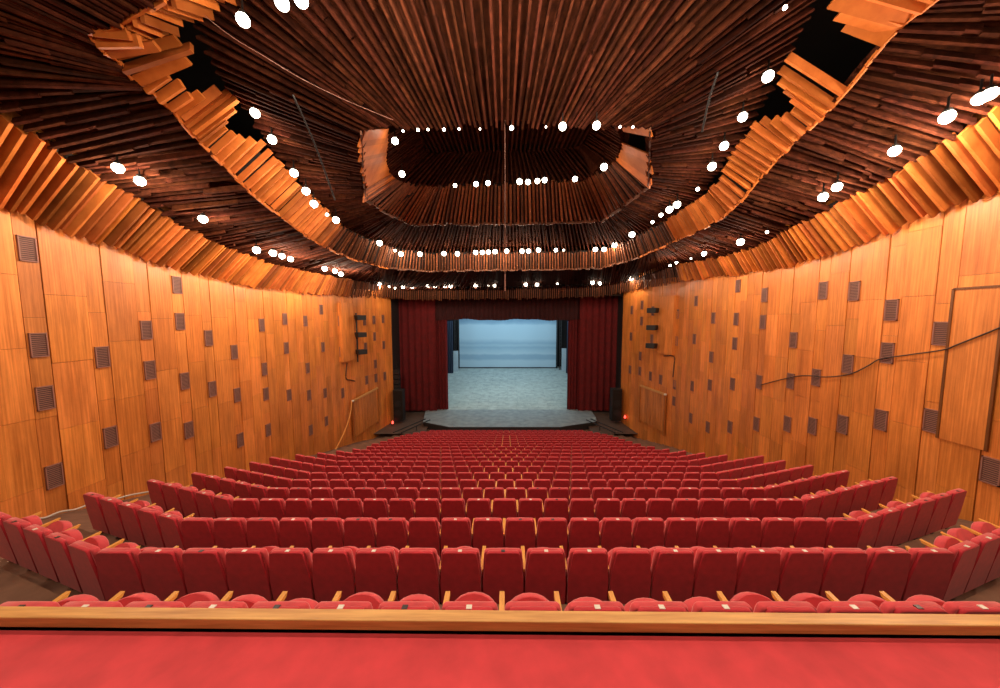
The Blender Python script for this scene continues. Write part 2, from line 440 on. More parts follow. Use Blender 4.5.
loft(mb, B[:iBfar0-2], .25, .20, .09, alpha=radians(62), drop=.06, jit=.07, wj=.2, seed=6, tone=(.5, 1.1), hue=.06)
loft(mb, B[iBfar1:iBgap], .25, .20, .09, alpha=radians(-62), drop=.06, jit=.07, wj=.2, seed=7, tone=(.5, 1.1), hue=.06)
loft(mb, B2, .33, .34, .07, alpha=radians(-18), jit=.03, seed=8, tone=(.85, 1.1), hue=.06)
# stepped edge boards closing the feet of the fins
def edge(mb, pts, spacing, h, th, seed, tone=(.85, 1.1)):
    rnd = random.Random(seed)
    for P, Q in zip(pts, pts[1:]):
        n = max(1, round((Q-P).length/spacing))
        for i in range(n):
            a, b = lerp(P, Q, i/n), lerp(P, Q, (i+1)/n)
            z = rnd.uniform(-.05, .06)
            mb.board(a+Vector((0,0,z)), b+Vector((0,0,z)), Vector((0,0,1)), h, th, rnd.uniform(*tone))
edge(mb, [b for b, t in B[:iBfar0]], .4, .10, .05, 9)
edge(mb, [b for b, t in B[iBfar1-1:iBgap]+B2], .4, .10, .05, 10)
struct('trim_3', mb, M['fin_wood'])
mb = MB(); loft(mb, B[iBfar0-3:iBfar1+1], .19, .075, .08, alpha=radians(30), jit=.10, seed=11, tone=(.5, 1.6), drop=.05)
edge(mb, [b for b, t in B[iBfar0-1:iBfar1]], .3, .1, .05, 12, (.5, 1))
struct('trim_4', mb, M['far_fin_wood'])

# inner well C
HC = 5.0; HT = 6.3; HU = 7.7
CC = [((361,132),(388,130)), ((362,150),(387,146)), ((363,170),(386,162)), ((364,185),(389,172)), ((366,200),(397,180)), ((385,212),(410,184)), ((408,224),(430,187)),
      ((440,224),(448,186)), ((505,224),(505,184)), ((560,222.5),(558,182)), ((602,221),(585,180)), ((625,205),(603,170)), ((648,187),(617,160)), ((649,165),(621,150)), ((650,145),(622,138)), ((650,128),(620,124))]
C3 = [(fh(*b, HC), fh(*t, HT)) for b, t in CC]
mb = MB()
loft(mb, C3[:5], .30, .30, .05, alpha=.12, jit=.22, seed=13, tone=(.75, 1.1), hue=.05, skip=.12)
loft(mb, C3[12:], .30, .30, .05, alpha=-.12, jit=.22, seed=14, tone=(.75, 1.1), hue=.05, skip=.12)
struct('trim_5', mb, M['fin_wood'])
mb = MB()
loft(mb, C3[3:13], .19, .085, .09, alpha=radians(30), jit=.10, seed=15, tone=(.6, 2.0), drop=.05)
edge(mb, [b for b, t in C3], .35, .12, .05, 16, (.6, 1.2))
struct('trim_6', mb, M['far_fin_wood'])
# cap of the well: steep slatted face, then the innermost ceiling
UU = [(412,118),(415,127),(419,137),(423,146),(427,153),(440,153),(455,152),(472,151),(505,150.5),(540,149.5),(560,149),(583,148),(587,141),(591,132),(595,122),(598,112)]
U = [fh(*p, HU) for p in UU]
CAP = [(t, u) for (b, t), u in zip(C3, U)]
mb = MB()
loft(mb, CAP, .2, .07, .16, alpha=0, seed=17, tone=(.7, 1.3), segs=2, drop=.03)
VV = [fh(395+(x-427)*1.42, 96, HU+.15) for x in range(427, 584, 26)]
UV = [(fh(x, 150.8, HU), v) for x, v in zip(range(427, 584, 26), VV)]
loft(mb, UV, .2, .07, .16, alpha=0, seed=18, tone=(.7, 1.3), segs=2, drop=.03)
backing(mb, CAP, .3); backing(mb, UV, .3)
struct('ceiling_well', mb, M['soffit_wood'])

# soffit B: from the well's rim out to ring B's top edge
def Bt(px, py, X=None, d=None): return fx(px, py, X) if X else fd(px, py, d)
near = [((650,128),Bt(783,66,7.7)), ((640,129),Bt(800,35,7.4)), ((620,129),Bt(812,8,7.2)), ((600,129),fd(806,-45,6.2)), ((580,129),fd(735,-80,5.8)), ((560,129),fd(670,-90,5.6)), ((530,129),fd(575,-90,5.6)), ((505,129),fd(505,-90,5.6)),
        ((478,129),fd(440,-90,5.6)), ((449,129),fd(358,-90,5.6)), ((425,129),fd(290,-80,5.8)), ((411,129),fd(258,-50,6.2)), ((395,129),fd(208,2,7.0)), ((378,130),Bt(196,34,-7.3)), ((361,132),Bt(206,60,-7.4))]
far = [((362,150),Bt(246,112,-7.9)), ((363,170),Bt(276,154,-8.0)), ((364,185),Bt(300,184,-8.0)), ((366,200),Bt(322,205,-8.1)), ((385,212),Bt(345,228,-8.2)), ((408,224),Bt(393,248,-7.4)),
       ((440,224),fd(430,254,21.4)), ((505,224),fd(505,252.5,21.5)), ((570,222),fd(575,252,21.5)), ((602,221),fd(615,247,20.8)), ((625,205),Bt(665,221,8.2)), ((648,187),Bt(698,200,8.2)), ((649,165),Bt(724,165,8.0)), ((650,145),Bt(755,121,8.0)), ((650,128),Bt(783,66,7.7))]
SB = [(fh(*a, HC)+Vector((0,0,.08)), b+Vector((0,0,.1))) for a, b in near+far]
mb = MB()
loft(mb, SB, .20, .055, .20, alpha=0, jit=.10, seed=19, tone=(.45, 1.35), segs=3, drop=.05, hue=.12, skip=.004)
backing(mb, SB, .28)
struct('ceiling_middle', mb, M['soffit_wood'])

# soffit A: from ring B's foot out to band A's head
def ext(p, dx, dy, dz): return p+Vector((dx, dy, dz))
SA = [(B[0][0], Vector((-9, -2, E+8.6))), (B[1][0], Vector((-13, -1.5, E+8.0))), (B[2][0], Vector((-13, 1, E+7.2))), (B[3][0], Vector((-12.8, 3, E+6.6)))]
def At(px, py, X): return fx(px, py, X)
SA += [(B[5][0], Vector((CX-12.6, 4.8, E+5.9))), (B[6][0], Vector((CX-12.5, 6.2, E+5.6))), (fx(150,93,-9), At(6,116,-12.5)), (fx(182,122,-9), At(56,150,-12.5)), (fx(222,163,-9), At(97,175,-12.6)), (fx(248,190,-9), At(140,198,-12.8)),
       (fx(273,210,-9), At(177,221,-12.9)), (fx(298,230,-9), At(222,244,-13.05)), (fx(325,247,-9), At(270,262,-13.2)), (fx(354,260,-8.9), At(312,272,-13.3)), (fx(375,265,-8.3), At(352,279,-13.2)), (fx(388,268,-7.9), fd(387,285,32.2)),
       (fd(430,271,22.3), fd(407,290,33.2)), (fd(505,270,22.4), fd(505,289,33.2)), (fd(602,268,22.3), fd(600,286,33.2)), (fd(640,257,20), fd(629,281,32.2)), (fx(660,249,8.8), At(676,264,13.0)),
       (fx(676,241,9), At(716,257,12.8)), (fx(699,230,9), At(757,245,12.6)), (fx(722,218,9), At(778,235,12.4)), (fx(741,201,9), At(805,220,12.3)), (fx(754,185,9.1), At(833,206,12.2)),
       (fx(774,163,9.1), At(868,186,12.1)), (fx(800,137,9.1), At(896,172,12.0)), (fx(819,119,9.1), At(932,150,11.8)), (fx(838,97,9.1), At(957,133,11.8)), (fx(858,72,9.1), At(1010,98,11.8)), (fx(884,44,9.1), At(1070,60,11.8)), (fx(912,16,9.1), At(1150,5,11.8)), (fx(945,-10,9.1), At(1280,-60,11.8))]
SA = [(a+Vector((0,0,.06)), b+Vector((0,0,.0))) for a, b in SA]
mb = MB()
loft(mb, SA, .21, .065, .20, alpha=0, jit=.05, seed=21, tone=(.5, 1.45), segs=3, drop=.07, hue=.12, skip=.02)
backing(mb, SA, .30)
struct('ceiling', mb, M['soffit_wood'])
# roof void above the ceiling
mb = MB()
mb.grid([[(x, y, E+11) for x in (-20, 20)] for y in (-6, 36)])
backing(mb, A[1:12], .5); backing(mb, A[15:-1], .5); backing(mb, A[11:16], .15)
backing(mb, B[iBfar0-3:iBfar1+2], .15); backing(mb, C3[3:13], .16)
sh = lambda L: [(a, lerp(a, b, .78)) for a, b in L]
backing(mb, sh(B[:iBfar0]), .2); backing(mb, sh(B[iBfar1-1:iBgap-1]), .2); backing(mb, sh(B2), .2)
struct('ceiling_void', mb, M['backing'])

# ------------------------------------------------------------------ ceiling spotlights
def make_lamp_meshes():
    h = MB(); h.lathe([(0.001,.40),(.02,.40),(.02,.17),(.06,.16),(.075,.13),(.075,.07),(.001,.07)], 14)
    b = MB(); b.lathe([(0.001,-.12)]+[(.12*sin(a), -.12*cos(a)) for a in (pi/8, pi/4, 3*pi/8, pi/2, 5*pi/8, 3*pi/4)]+[(.001,.10)], 14)
    hm, bmh = h.mesh('housing', M['metal_dark']), b.mesh('bulb', M['bulb'])
    for m in (hm, bmh):
        for p in m.polygons: p.use_smooth = True
    return hm, bmh
HM, BM = make_lamp_meshes()
LD = {}
def lamp_light(power):
    k = round(power, 1)
    if k not in LD:
        l = bpy.data.lights.new('spotlight_beam', 'POINT'); l.energy = power; l.color = LAMP_C; l.shadow_soft_size = .10
        LD[k] = l
    return LD[k]
def lamp(p, scale, power, label, group, dim=False):
    e = empty('ceiling_spotlight', p); e.scale = (scale,)*3
    place('housing', HM, e); place('bulb', BM, e, (0, 0, -.0))
    l = bpy.data.objects.new('beam', lamp_light(power)); COL.objects.link(l); l.parent = e; l.location = (0, 0, -.22)
    tag(e, label, 'spotlight', group)
    return e
RUNS = []   # (name phrase, list of (px,py,size), locator)
def run(phrase, pts, loc, group, order='from the left'): RUNS.append((phrase, pts, loc, group, order))
run('above the left wall', [(118,168,1),(140,181,1),(203,219,1),(256.6,250,1),(273,253,1),(282,256,.9),(290.6,259,.9),(324.6,268.6,.9),(335,271,.9),(341,274,.9)], lambda x, y: fx(x, y, -11.35), 'spotlights above the left wall')
run('in the lowest row over the stage curtain', [(379,284,1),(389,286.5,.45),(395,288,.45),(403,286.7,.9),(412,286.7,.9),(428,286,.9),(435,286,.9),(445,286,.9),(450.5,286,.9),(475.6,285.5,.9),(488.5,285.5,.4),(494.5,285.5,.8),(525.7,284.5,.9),(537,284.5,.9),(557.5,283.7,.45),(592.6,282.5,.9),(600,283,.9),(631,278,1.2)], lambda x, y: fd(x, y, 31.2), 'lowest row of spotlights over the stage')
run('above the right wall', [(670,265.5,.45),(676.5,262.6,.5),(691,258.5,.3),(704,253.5,.8),(740.5,242,1),(767,232,.4),(823,197,1),(837,187,1),(894.6,151,1),(947,117,1.1),(980,98.6,1),(990,94,1)], lambda x, y: fx(x, y, 10.8), 'spotlights above the right wall')
run('along the left edge of the middle ceiling ring', [(243,20,1.1),(255,113,1),(272,139.5,1),(294,173,1),(306,191,1),(314,204,1),(327,214.5,.45),(336,220,1),(379.6,243,1)], lambda x, y: fx(x, y, -7.4 if y > 60 else -5.2), 'spotlights of the middle ring, left side')
run('in the middle row over the stage', [(395,250.5,.5),(401,254,.9),(420,254,.9),(444,253.6,.9),(457.4,253.6,.9),(475.6,252.4,.9),(482.4,252.4,.9),(488.4,252,.9),(495,251.5,.9),(506.7,251,.9),(522,251,.9),(528.5,251,.9),(538.5,250,.9),(556,250,.7),(563.6,250,.4),(595.4,249.3,.9),(604,249.3,.9),(614.5,245,1)], lambda x, y: fd(x, y, 20.4), 'middle row of spotlights')
run('along the right edge of the middle ceiling ring', [(632,234.5,1),(652.5,222,.5),(661,215,.6),(669.4,209.6,1),(677,204.5,1),(697.7,189,.5),(712,166.5,1),(724,146,1),(742.6,117,1),(768,76.5,1.1),(785,7.5,.4)], lambda x, y: fx(x, y, 6.9 if y > 60 else 6.2), 'spotlights of the middle ring, right side')
run('inside the central ceiling well', [(395,141,.9),(402,174,.9),(455,185.5,.6),(476,184,.8),(488,183,.8),(519.6,181.6,.9),(528,182,.8),(537.4,181,.8),(544.6,180,.8),(575,179,.8),(604,167,1)], lambda x, y: fh(x, y, 5.9), 'spotlights inside the ceiling well')
run('along the near rim of the central well', [(403,131,.28),(418,130,.34),(428,129.5,.28),(444,129.5,.34),(459,129,.25),(480,129,.22),(511.6,128,.5),(546,127,.22),(562.6,126.5,.9),(596.6,125.5,.9),(620,127,.28),(633,127,.28)], lambda x, y: fh(x, y, 4.75), 'spotlights on the near rim of the well')  # the smallest are added, standing in for lamp glints on the slat tips
run('in the top row of the photo', [(282,3,1.1),(301,0,1.1)], lambda x, y: fd(x, y, 5.3), 'topmost spotlights')
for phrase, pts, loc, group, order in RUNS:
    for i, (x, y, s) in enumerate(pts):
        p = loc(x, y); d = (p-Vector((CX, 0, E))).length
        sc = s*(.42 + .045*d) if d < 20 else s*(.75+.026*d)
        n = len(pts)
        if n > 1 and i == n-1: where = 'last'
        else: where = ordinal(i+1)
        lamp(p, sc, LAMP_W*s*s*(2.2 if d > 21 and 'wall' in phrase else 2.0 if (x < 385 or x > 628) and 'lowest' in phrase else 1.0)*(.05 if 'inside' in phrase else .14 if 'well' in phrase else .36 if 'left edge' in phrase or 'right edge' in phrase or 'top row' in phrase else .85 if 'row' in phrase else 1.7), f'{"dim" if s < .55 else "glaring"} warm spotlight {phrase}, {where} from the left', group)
# the ring goes on above the photographer
for i in range(8):
    x = 335 + i*55
    p = fd(x, -14, 5.3)
    lamp(p, .9, HOUSE_W*.55, f'warm spotlight on the near side of the middle ceiling ring, {ordinal(i+1)} from the left', 'spotlights above the rear seats')
for i, x in enumerate((-9, -5.5, -2, 2, 5.5, 9)):  # unseen lamps added behind the camera to brighten the seat backs
    lamp(Vector((x, -1.5, E+5.8)), .9, HOUSE_W, f'added unseen fill lamp over the back of the hall, {ordinal(i+1)} from the left', 'fill lamps added over the back of the hall')

# ------------------------------------------------------------------ floor: stepped rake following the rows
mb = MB()
XS = [-14.7, -11, -8.5, None, 0, 'c', 8.5, 11, 14.7]
def aisle_z(y, dz):
    for a, b in zip(ROWS, ROWS[1:]):
        if y <= b[0]: break
    t = (y-a[0])/(b[0]-a[0])
    return a[1]+(b[1]-a[1])*max(t, -3)-BACK_H-dz*max(0, min(1, (30-y)/6))
def step_line(k, y, z):
    c = half_center(max(0, min(21, k)))
    xs = [-14.7, -c-3.0, -c-2.8, -c, c, c+2.8, c+3.0, 14.7]
    return [Vector((x, y+(tan(WING)*(abs(x)-c) if c < abs(x) <= c+2.9 else 0), (aisle_z(y, .3 if abs(x) > 14 else .05) if abs(x) > c+2.9 else z))) for x in xs]
lines = []
for k in range(22):
    y, zt = ROWS[k]; z = zt-BACK_H
    yb = y-.22 if k else 1.2
    lines.append(step_line(k, yb, (ROWS[k-1][1]-BACK_H) if k else z))
    if k: lines.append(step_line(k, yb, z))
lines.append(step_line(21, ROWS[21][0]+1.0, ROWS[21][1]-BACK_H))
ZP = ROWS[21][1]-BACK_H-.02
lines.append([Vector((v.x, 45, ZP)) for v in lines[-1]])
mb.grid(lines)
struct('floor', mb, M['floor'])

# ------------------------------------------------------------------ theatre seats
def outline_prism(mb, prof, y0, y1, shear=0, mi=0, inset=0, flare=0):
    """prof: list of (x,z) counter-clockwise seen from the back; y0 back, y1 front; shear leans the top backwards"""
    n = len(prof); zc = sum(z for x, z in prof)/n
    def ring(y, s): return [(x*s, y - shear*(z-.2), zc+(z-zc)*s) for x, z in prof]
    e = .02
    rs = [ring(y0, 1-inset), ring(y0+e, 1), ring(y1-e, 1+flare), ring(y1, 1-inset+flare)]
    b = len(mb.v)
    for r in rs: mb.v += r
    for i in range(3):
        for k in range(n):
            mb.f.append((b+i*n+k, b+i*n+(k+1)%n, b+(i+1)*n+(k+1)%n, b+(i+1)*n+k)); mb.t.append(1.0); mb.mi.append(mi)
    mb.f.append(tuple(b+k for k in range(n))[::-1]); mb.f.append(tuple(b+3*n+k for k in range(n))); mb.t += [1.0]*2; mb.mi += [mi]*2
def seat_parts():
    parts = {}
    # back panel: trapezoid seen from behind, slightly reclined
    P = [(-.260,.15),(.260,.15),(.264,.50),(.258,.56),(.212,.915),(.198,.935),(.17,.942),(-.17,.942),(-.198,.935),(-.212,.915),(-.258,.56),(-.264,.50)]
    m = MB(); outline_prism(m, P, .13, .185, shear=.13, inset=.012); parts['back_panel'] = (m, 'velvet_back')
    P = [(-.25,.30),(.25,.30),(.265,.55),(.262,.66),(.246,.88),(.236,.918),(.215,.936),(0,.940),(-.215,.936),(-.236,.918),(-.246,.88),(-.262,.66),(-.265,.55)]
    m = MB(); outline_prism(m, P, .165, .240, shear=.13, inset=.03); parts['back_cushion'] = (m, 'velvet')
    # folded seat cushion, round topped, standing on its hinge at the origin of the part
    arc = [(.235*cos(a), .18+.165*sin(a)) for a in [pi*i/10 for i in range(11)]]
    P = [(-.225,0),(.225,0)] + arc
    m = MB(); outline_prism(m, P, -.055, .055, inset=.07); parts['seat_cushion'] = (m, 'velvet')
    m = MB()
    m.hexa([(-.028,.18,.57),(.028,.18,.57),(.028,.53,.61),(-.028,.53,.61),(-.028,.18,.605),(.028,.18,.605),(.024,.56,.648),(-.024,.56,.648)]); parts['armrest'] = (m, 'arm_wood')
    m = MB(); m.hexa([(-.022,.20,.12),(.022,.20,.12),(.022,.50,.12),(-.022,.50,.12),(-.022,.18,.57),(.022,.18,.57),(.022,.50,.58),(-.022,.50,.58)]); parts['arm_panel'] = (m, 'velvet_back')
    m = MB(); m.box((-.03,.24,0),(.03,.44,.13)); m.box((-.05,.22,0),(.05,.47,.02)); parts['leg'] = (m, 'metal_dark')
    m = MB(); m.box((-.024,.055,.936),(.024,.095,.947)); parts['number_plate'] = (m, 'plate')
    return parts
SP = seat_parts()
SME = {}
for nme, (m, mat) in SP.items():
    me = m.mesh(nme, [M[mat]])
    if nme in ('back_cushion', 'back_panel', 'seat_cushion'):
        for p in me.polygons: p.use_smooth = len(p.vertices) == 4
    SME[nme] = me
darkplate = SME['number_plate'].copy(); darkplate.materials.clear(); darkplate.materials.append(M['plate_dark'])
HINGE = Vector((0, .33, .385))
def build_seat(loc, rz, label, group, fold, last, plate):
    e = empty('theatre_seat', loc, rz)
    for nme in ('back_panel', 'back_cushion'):
        place(nme, SME[nme], e)
    sc_ = place('seat_cushion', SME['seat_cushion'], e, HINGE); sc_.rotation_euler = (-fold, 0, 0)
    for sx in last:
        for nme in ('armrest', 'arm_panel', 'leg'):
            place(nme, SME[nme], e, (sx*SEAT_W/2, 0, 0))
    if plate == 1: place('number_plate', SME['number_plate'], e)
    elif plate == 2: place('number_plate', darkplate, e)
    tag(e, label, 'theatre seat', group)
    return e
seats = []
rnd = random.Random(21)
for k in range(22):
    y, zt = ROWS[k]; z = zt-BACK_H; nc, nw = n_center(k), n_wing(k); c = half_center(k)
    lst = []
    extra = 1 if 1 <= k <= 12 else 0; nc += extra
    for i in range(nc):
        lst.append((Vector((XO-c+SEAT_W*(i+.5), y, z)), 0, 'centre', i+1, [-1, 1] if i == nc-1 else [-1]))
    for side in (-1, 1):
        for j in range(nw + (1 if side > 0 and 2 <= k <= 7 else 0)):
            r = .02+SEAT_W*(1.04 if side < 0 else 1.0)*(j+.5)
            lst.append((Vector((XO+side*(c+r*cos(WING))+(SEAT_W*extra if side > 0 else 0), y+r*sin(WING), z)), side*WING, 'left' if side < 0 else 'right', j+1, [side]))
    for s in lst: seats.append((k, *s))
def visible(p, m=60):
    q = p+Vector((0, 0, .85)) - Vector((CX, 0, E)); d = q.y*c_-q.z*s_; v = q.y*s_+q.z*c_
    x = 507+F*q.x/d; return -m < x < 1000+m, d
vis = []
for s in seats:
    ok, d = visible(s[1], 50)
    if ok: vis.append((d, s))
vis.sort(key=lambda t: t[0])
RN = {0: 'row against the wooden rail', 1: 'second row from the rail'}
for d, (k, loc, rz, sec, i, last) in vis[:300]:
    row = 'row right at the wooden rail' if k == 0 else f'{ordinal(k+1)} row from the rail'
    if sec == 'centre': lab = f'red velvet seat, {ordinal(i)} from left in straight part of {row}'
    else: lab = f'red velvet seat in {sec} angled wing of {row}, {ordinal(i)} outward'
    fold = rnd.choice([radians(6), radians(16), radians(24), radians(34), radians(-4)]) + rnd.uniform(-.04, .04)
    build_seat(loc, rz, lab, f'red velvet seats in the {row}', fold, last, rnd.choice([1, 1, 1, 2, 2, 0]) if k < 5 else 0)
# the farther rows
mb = MB(); ORDER = ['velvet_back', 'velvet', 'arm_wood', 'metal_dark']
for d, (k, loc, rz, sec, i, last) in vis[300:]:
    R = Matrix.Translation(loc) @ Matrix.Rotation(rz, 4, 'Z'); fold = rnd.uniform(0, .3)
    for nme, (m, mat) in SP.items():
        if nme in ('number_plate',): continue
        T = R
        if nme == 'seat_cushion': T = R @ Matrix.Translation(HINGE) @ Matrix.Rotation(-fold, 4, 'X')
        elif nme in ('armrest', 'arm_panel', 'leg'): T = R @ Matrix.Translation((-SEAT_W/2, 0, 0))
        b = len(mb.v); mb.v += [tuple(T @ Vector(v)) for v in m.v]
        for f in m.f: mb.f.append(tuple(b+q for q in f)); mb.t.append(1.0); mb.mi.append(ORDER.index(mat))
o = obj('theatre_seats', mb, [M[n] for n in ORDER])
tag(o, 'mass of small red velvet seats filling the front rows towards the stage', 'theatre seats', kind='stuff')

# ------------------------------------------------------------------ rear parapet in front of the camera
e = empty('parapet', (0, 2.1, E-2.9))
def slab(mb, y0, y1, z0, z1, X=9, n=1):
    yaw = .009
    mb.hexa([(-X, y0+yaw*X, z0), (X, y0-yaw*X, z0), (X, y1-yaw*X, z0), (-X, y1+yaw*X, z0), (-X, y0+yaw*X, z1), (X, y0-yaw*X, z1), (X, y1-yaw*X, z1), (-X, y1+yaw*X, z1)])
m = MB(); slab(m, -.045, .045, .725, .80); obj('wooden_rail', m, M['rail_wood'], e, bevel=.006)
m = MB(); slab(m, -1.0, -.049, .55, .714); obj('cloth_ledge', m, M['ledge_red'], e, bevel=.01)
m = MB(); slab(m, -.02, .03, -.45, .725); obj('wall_panel', m, M['metal_dark'], e)
tag(e, 'wide red cloth ledge with a long wooden rail in front of the last row', 'parapet')

# ------------------------------------------------------------------ stage
HS = -10.96; ZS = E+HS
def on_stage(px, py): p = fh(px, py, HS); return Vector((p.x, p.y, ZS))
ptsA = [on_stage(423,422), on_stage(449.5,427), on_stage(560,427), on_stage(597,421.5)]
yc = on_stage(447,411).y
back = [Vector((9.9, yc+.6, ZS)), Vector((-9.9, yc+.6, ZS))]
poly = ptsA + [Vector((ptsA[3].x+.3, ptsA[3].y+1.6, ZS))] + back + [Vector((ptsA[0].x-.3, ptsA[0].y+1.6, ZS))]
YB = 60.0; ZB = fd(507, 368.5, 60.2).z
m = MB(); m.face(poly, mi=2)
n = len(poly)
for i in range(n):
    a, b = poly[i], poly[(i+1) % n]
    m.face([a, a-Vector((0,0,.12)), b-Vector((0,0,.12)), b], mi=1)
    a2, b2 = [q*1 for q in (a, b)]
    m.face([a-Vector((0,0,.12)), Vector((a.x*.985, a.y+.12, ZP)), Vector((b.x*.985, b.y+.12, ZP)), b-Vector((0,0,.12))], mi=1)
m.face([(-15, yc+.6, ZS), (15, yc+.6, ZS), (15, YB+1.5, ZB+.1), (-15, YB+1.5, ZB+.1)], mi=0)
o = obj('stage', m, [M['stage_floor'], M['stage_front'], M['apron']])
tag(o, 'wide grey-blue boarded stage with a curved black front edge', 'stage')
# side floors beside the apron
m = MB()
for sx in (-1, 1):
    m.face([(sx*14, 31.0, ZP+.25), (sx*8.3, 31.0, ZP+.25), (sx*8.9, 38.5, ZP+.55), (sx*14, 38.5, ZP+.55)])
struct('floor_side', m, M['side_floor'])
# dark steps with handrails between seats and side floors
for sx, sn in ((-1, 'left'), (1, 'right')):
    r = empty('pit_barrier', (sx*9.3, 31, ZP))
    q = MB(); q.tube([(-sx*.9, 2.6, .85), (sx*1.0, -.9, .72)], .05); q.tube([(-sx*.35, 2.9, .85), (sx*1.8, -.9, .72)], .05); obj('handrail', q, M['black'], r)
    for t in (0, .5, 1):
        q = MB(); x, y = sx*(-.9+1.9*t), 2.6-3.5*t; q.tube([(x, y, 0), (x, y, .85-.13*t)], .04); obj('post', q, M['black'], r)
    tag(r, f'low black handrail at the {sn} front corner of the stage', 'handrail')

# curtains: pleated cloth
def pleat(x0, x1, y, z0, z1, amp, wl, wavy=0, nz=2, sag=None):
    m = MB(); nx = int(abs(x1-x0)/wl*10); rows = []
    rnd = random.Random(int(abs(x0*10))); ph = [rnd.uniform(.7, 1.3) for _ in range(400)]
    for j in range(nz+1):
        row = []
        for i in range(nx+1):
            x = x0+(x1-x0)*i/nx; u = i/10
            zz0 = z0 + (wavy*(sin(x*.9)+.5*sin(x*2.3)) if wavy else 0)
            z = lerp(zz0, z1, j/nz)
            row.append((x, y+amp*ph[int(u) % 400]*sin(2*pi*u), z))
        rows.append(row)
    m.grid(rows)
    back_ = [[(p[0], p[1]+.05, p[2]) for p in r] for r in rows]
    m.grid([r[::-1] for r in back_])
    return m
Ylc = yc+.1
def xat(px, D): return from_y(px, 350, D).x
def zat(py, D): return from_y(507, py, D).z
o = obj('stage_curtain', pleat(xat(392.5,Ylc), xat(436,Ylc), Ylc, ZS+.02, zat(285,Ylc), .10, .75), M['curtain'], smooth=True); tag(o, 'tall pleated red stage curtain drawn back on the left', 'curtain')
o = obj('stage_curtain', pleat(xat(579,Ylc), xat(623.5,Ylc), Ylc, ZS+.02, zat(285,Ylc), .10, .75), M['curtain'], smooth=True); tag(o, 'tall pleated red stage curtain drawn back on the right', 'curtain')
o = obj('leg_curtain', pleat(xat(434,Ylc+.5), xat(447.3,Ylc+.5), Ylc+.5, ZS+.02, zat(318,Ylc+.5), .1, .36), M['curtain'], smooth=True); tag(o, 'narrow inner red curtain at the left edge of the stage opening', 'curtain')
o = obj('leg_curtain', pleat(xat(567.8,Ylc+.5), xat(581,Ylc+.5), Ylc+.5, ZS+.02, zat(318,Ylc+.5), .1, .36), M['curtain'], smooth=True); tag(o, 'narrow inner red curtain at the right edge of the stage opening', 'curtain')
o = obj('valance', pleat(xat(433,Ylc+.3), xat(582,Ylc+.3), Ylc+.3, zat(319.8,Ylc+.3), zat(280,Ylc+.3), .08, .5, wavy=.07), M['valance'], smooth=True); tag(o, 'dark red valance hanging across the top of the stage opening', 'valance')
# proscenium frame, dark
m = MB(); yp = Ylc+1.0
for sx in (-1, 1):
    x0, x1 = sx*abs(xat(437, yp)), sx*15.5
    m.box((min(x0,x1), yp, -1), (max(x0,x1), yp+.3, E+9))
m.box((-15.5, yp, zat(318, yp)), (15.5, yp+.3, E+9))
# return pieces between the side walls' ends and the frame
for sx in (-1, 1): m.box((sx*12.75-.1, 34.5, -1), (sx*12.75+.1, yp, E+8))
m.box((-13, 34.9, zat(296, 34.9)), (13, 35.1, E+5))
struct('wall_proscenium', m, M['black'])
# stage house
m = MB()
m.box((-16, yp, -1), (-15.7, YB+3, E+8)); m.box((15.7, yp, -1), (16, YB+3, E+8)); m.box((-16, YB+2.6, -1), (16, YB+2.9, E+8)); m.box((-16, yp, E+8), (16, YB+3, E+8.3))
struct('wall_stage', m, M['backing'])
# backdrop
m = MB(); x0, x1 = xat(459.5, YB), xat(556, YB); zt_ = zat(316, YB)
m.box((x0, -.02, 0), (x1, .02, zt_-ZB)) if False else m.grid([[(x, .05*sin(x*1.3), z) for x in [x0+(x1-x0)*i/60 for i in range(61)]] for z in (.12, 3, 6, 9, zt_-ZB)])
e = empty('backdrop', (0, YB, ZB))
obj('cloth', m, M['backdrop'], e, smooth=True)
m = MB(); m.box((x0-.25, -.06, .02), (x1+.2, .06, .2)); obj('bottom_batten', m, M['black'], e)
m = MB(); m.box((x0-.28, -.06, 0), (x0, .06, zt_-ZB)); obj('side_frame', m, M['black'], e)
m = MB(); m.box((x1, -.06, 0), (x1+.28, .06, zt_-ZB)); obj('side_frame', m, M['black'], e)
tag(e, 'large blue-grey banded backdrop cloth at the back of the stage', 'backdrop')
def stage_z(y): return lerp(ZS, ZB+.1, (y-yc-.6)/(YB+1.5-yc-.6))
def flatbox(name, px0, px1, py, D, mat, label, cat, depth=.3, zlo=None):
    m = MB(); m.box((xat(px0, D), D, stage_z(D)), (xat(px1, D), D+depth, zat(py, D)))
    return tag(obj(name, m, mat), label, cat)
flatbox('stage_flat', 453.2, 458, 351, 57.5, M['flat'], 'grey upright flat at the left foot of the backdrop', 'stage flat')
flatbox('stage_flat', 562, 566.3, 348.5, 57.5, M['flat'], 'grey upright flat at the right foot of the backdrop', 'stage flat')
o = obj('stage_drape', pleat(xat(446, 56), xat(453, 56), 56, stage_z(56), zat(321, 56), .08, .3), M['drape'], smooth=True); tag(o, 'dark navy side drape left of the backdrop', 'drape')
o = obj('stage_drape', pleat(xat(566.4, 56), xat(570, 56), 56, stage_z(56), zat(321, 56), .08, .3), M['drape'], smooth=True); tag(o, 'black side drape at the right edge of the stage opening', 'drape')
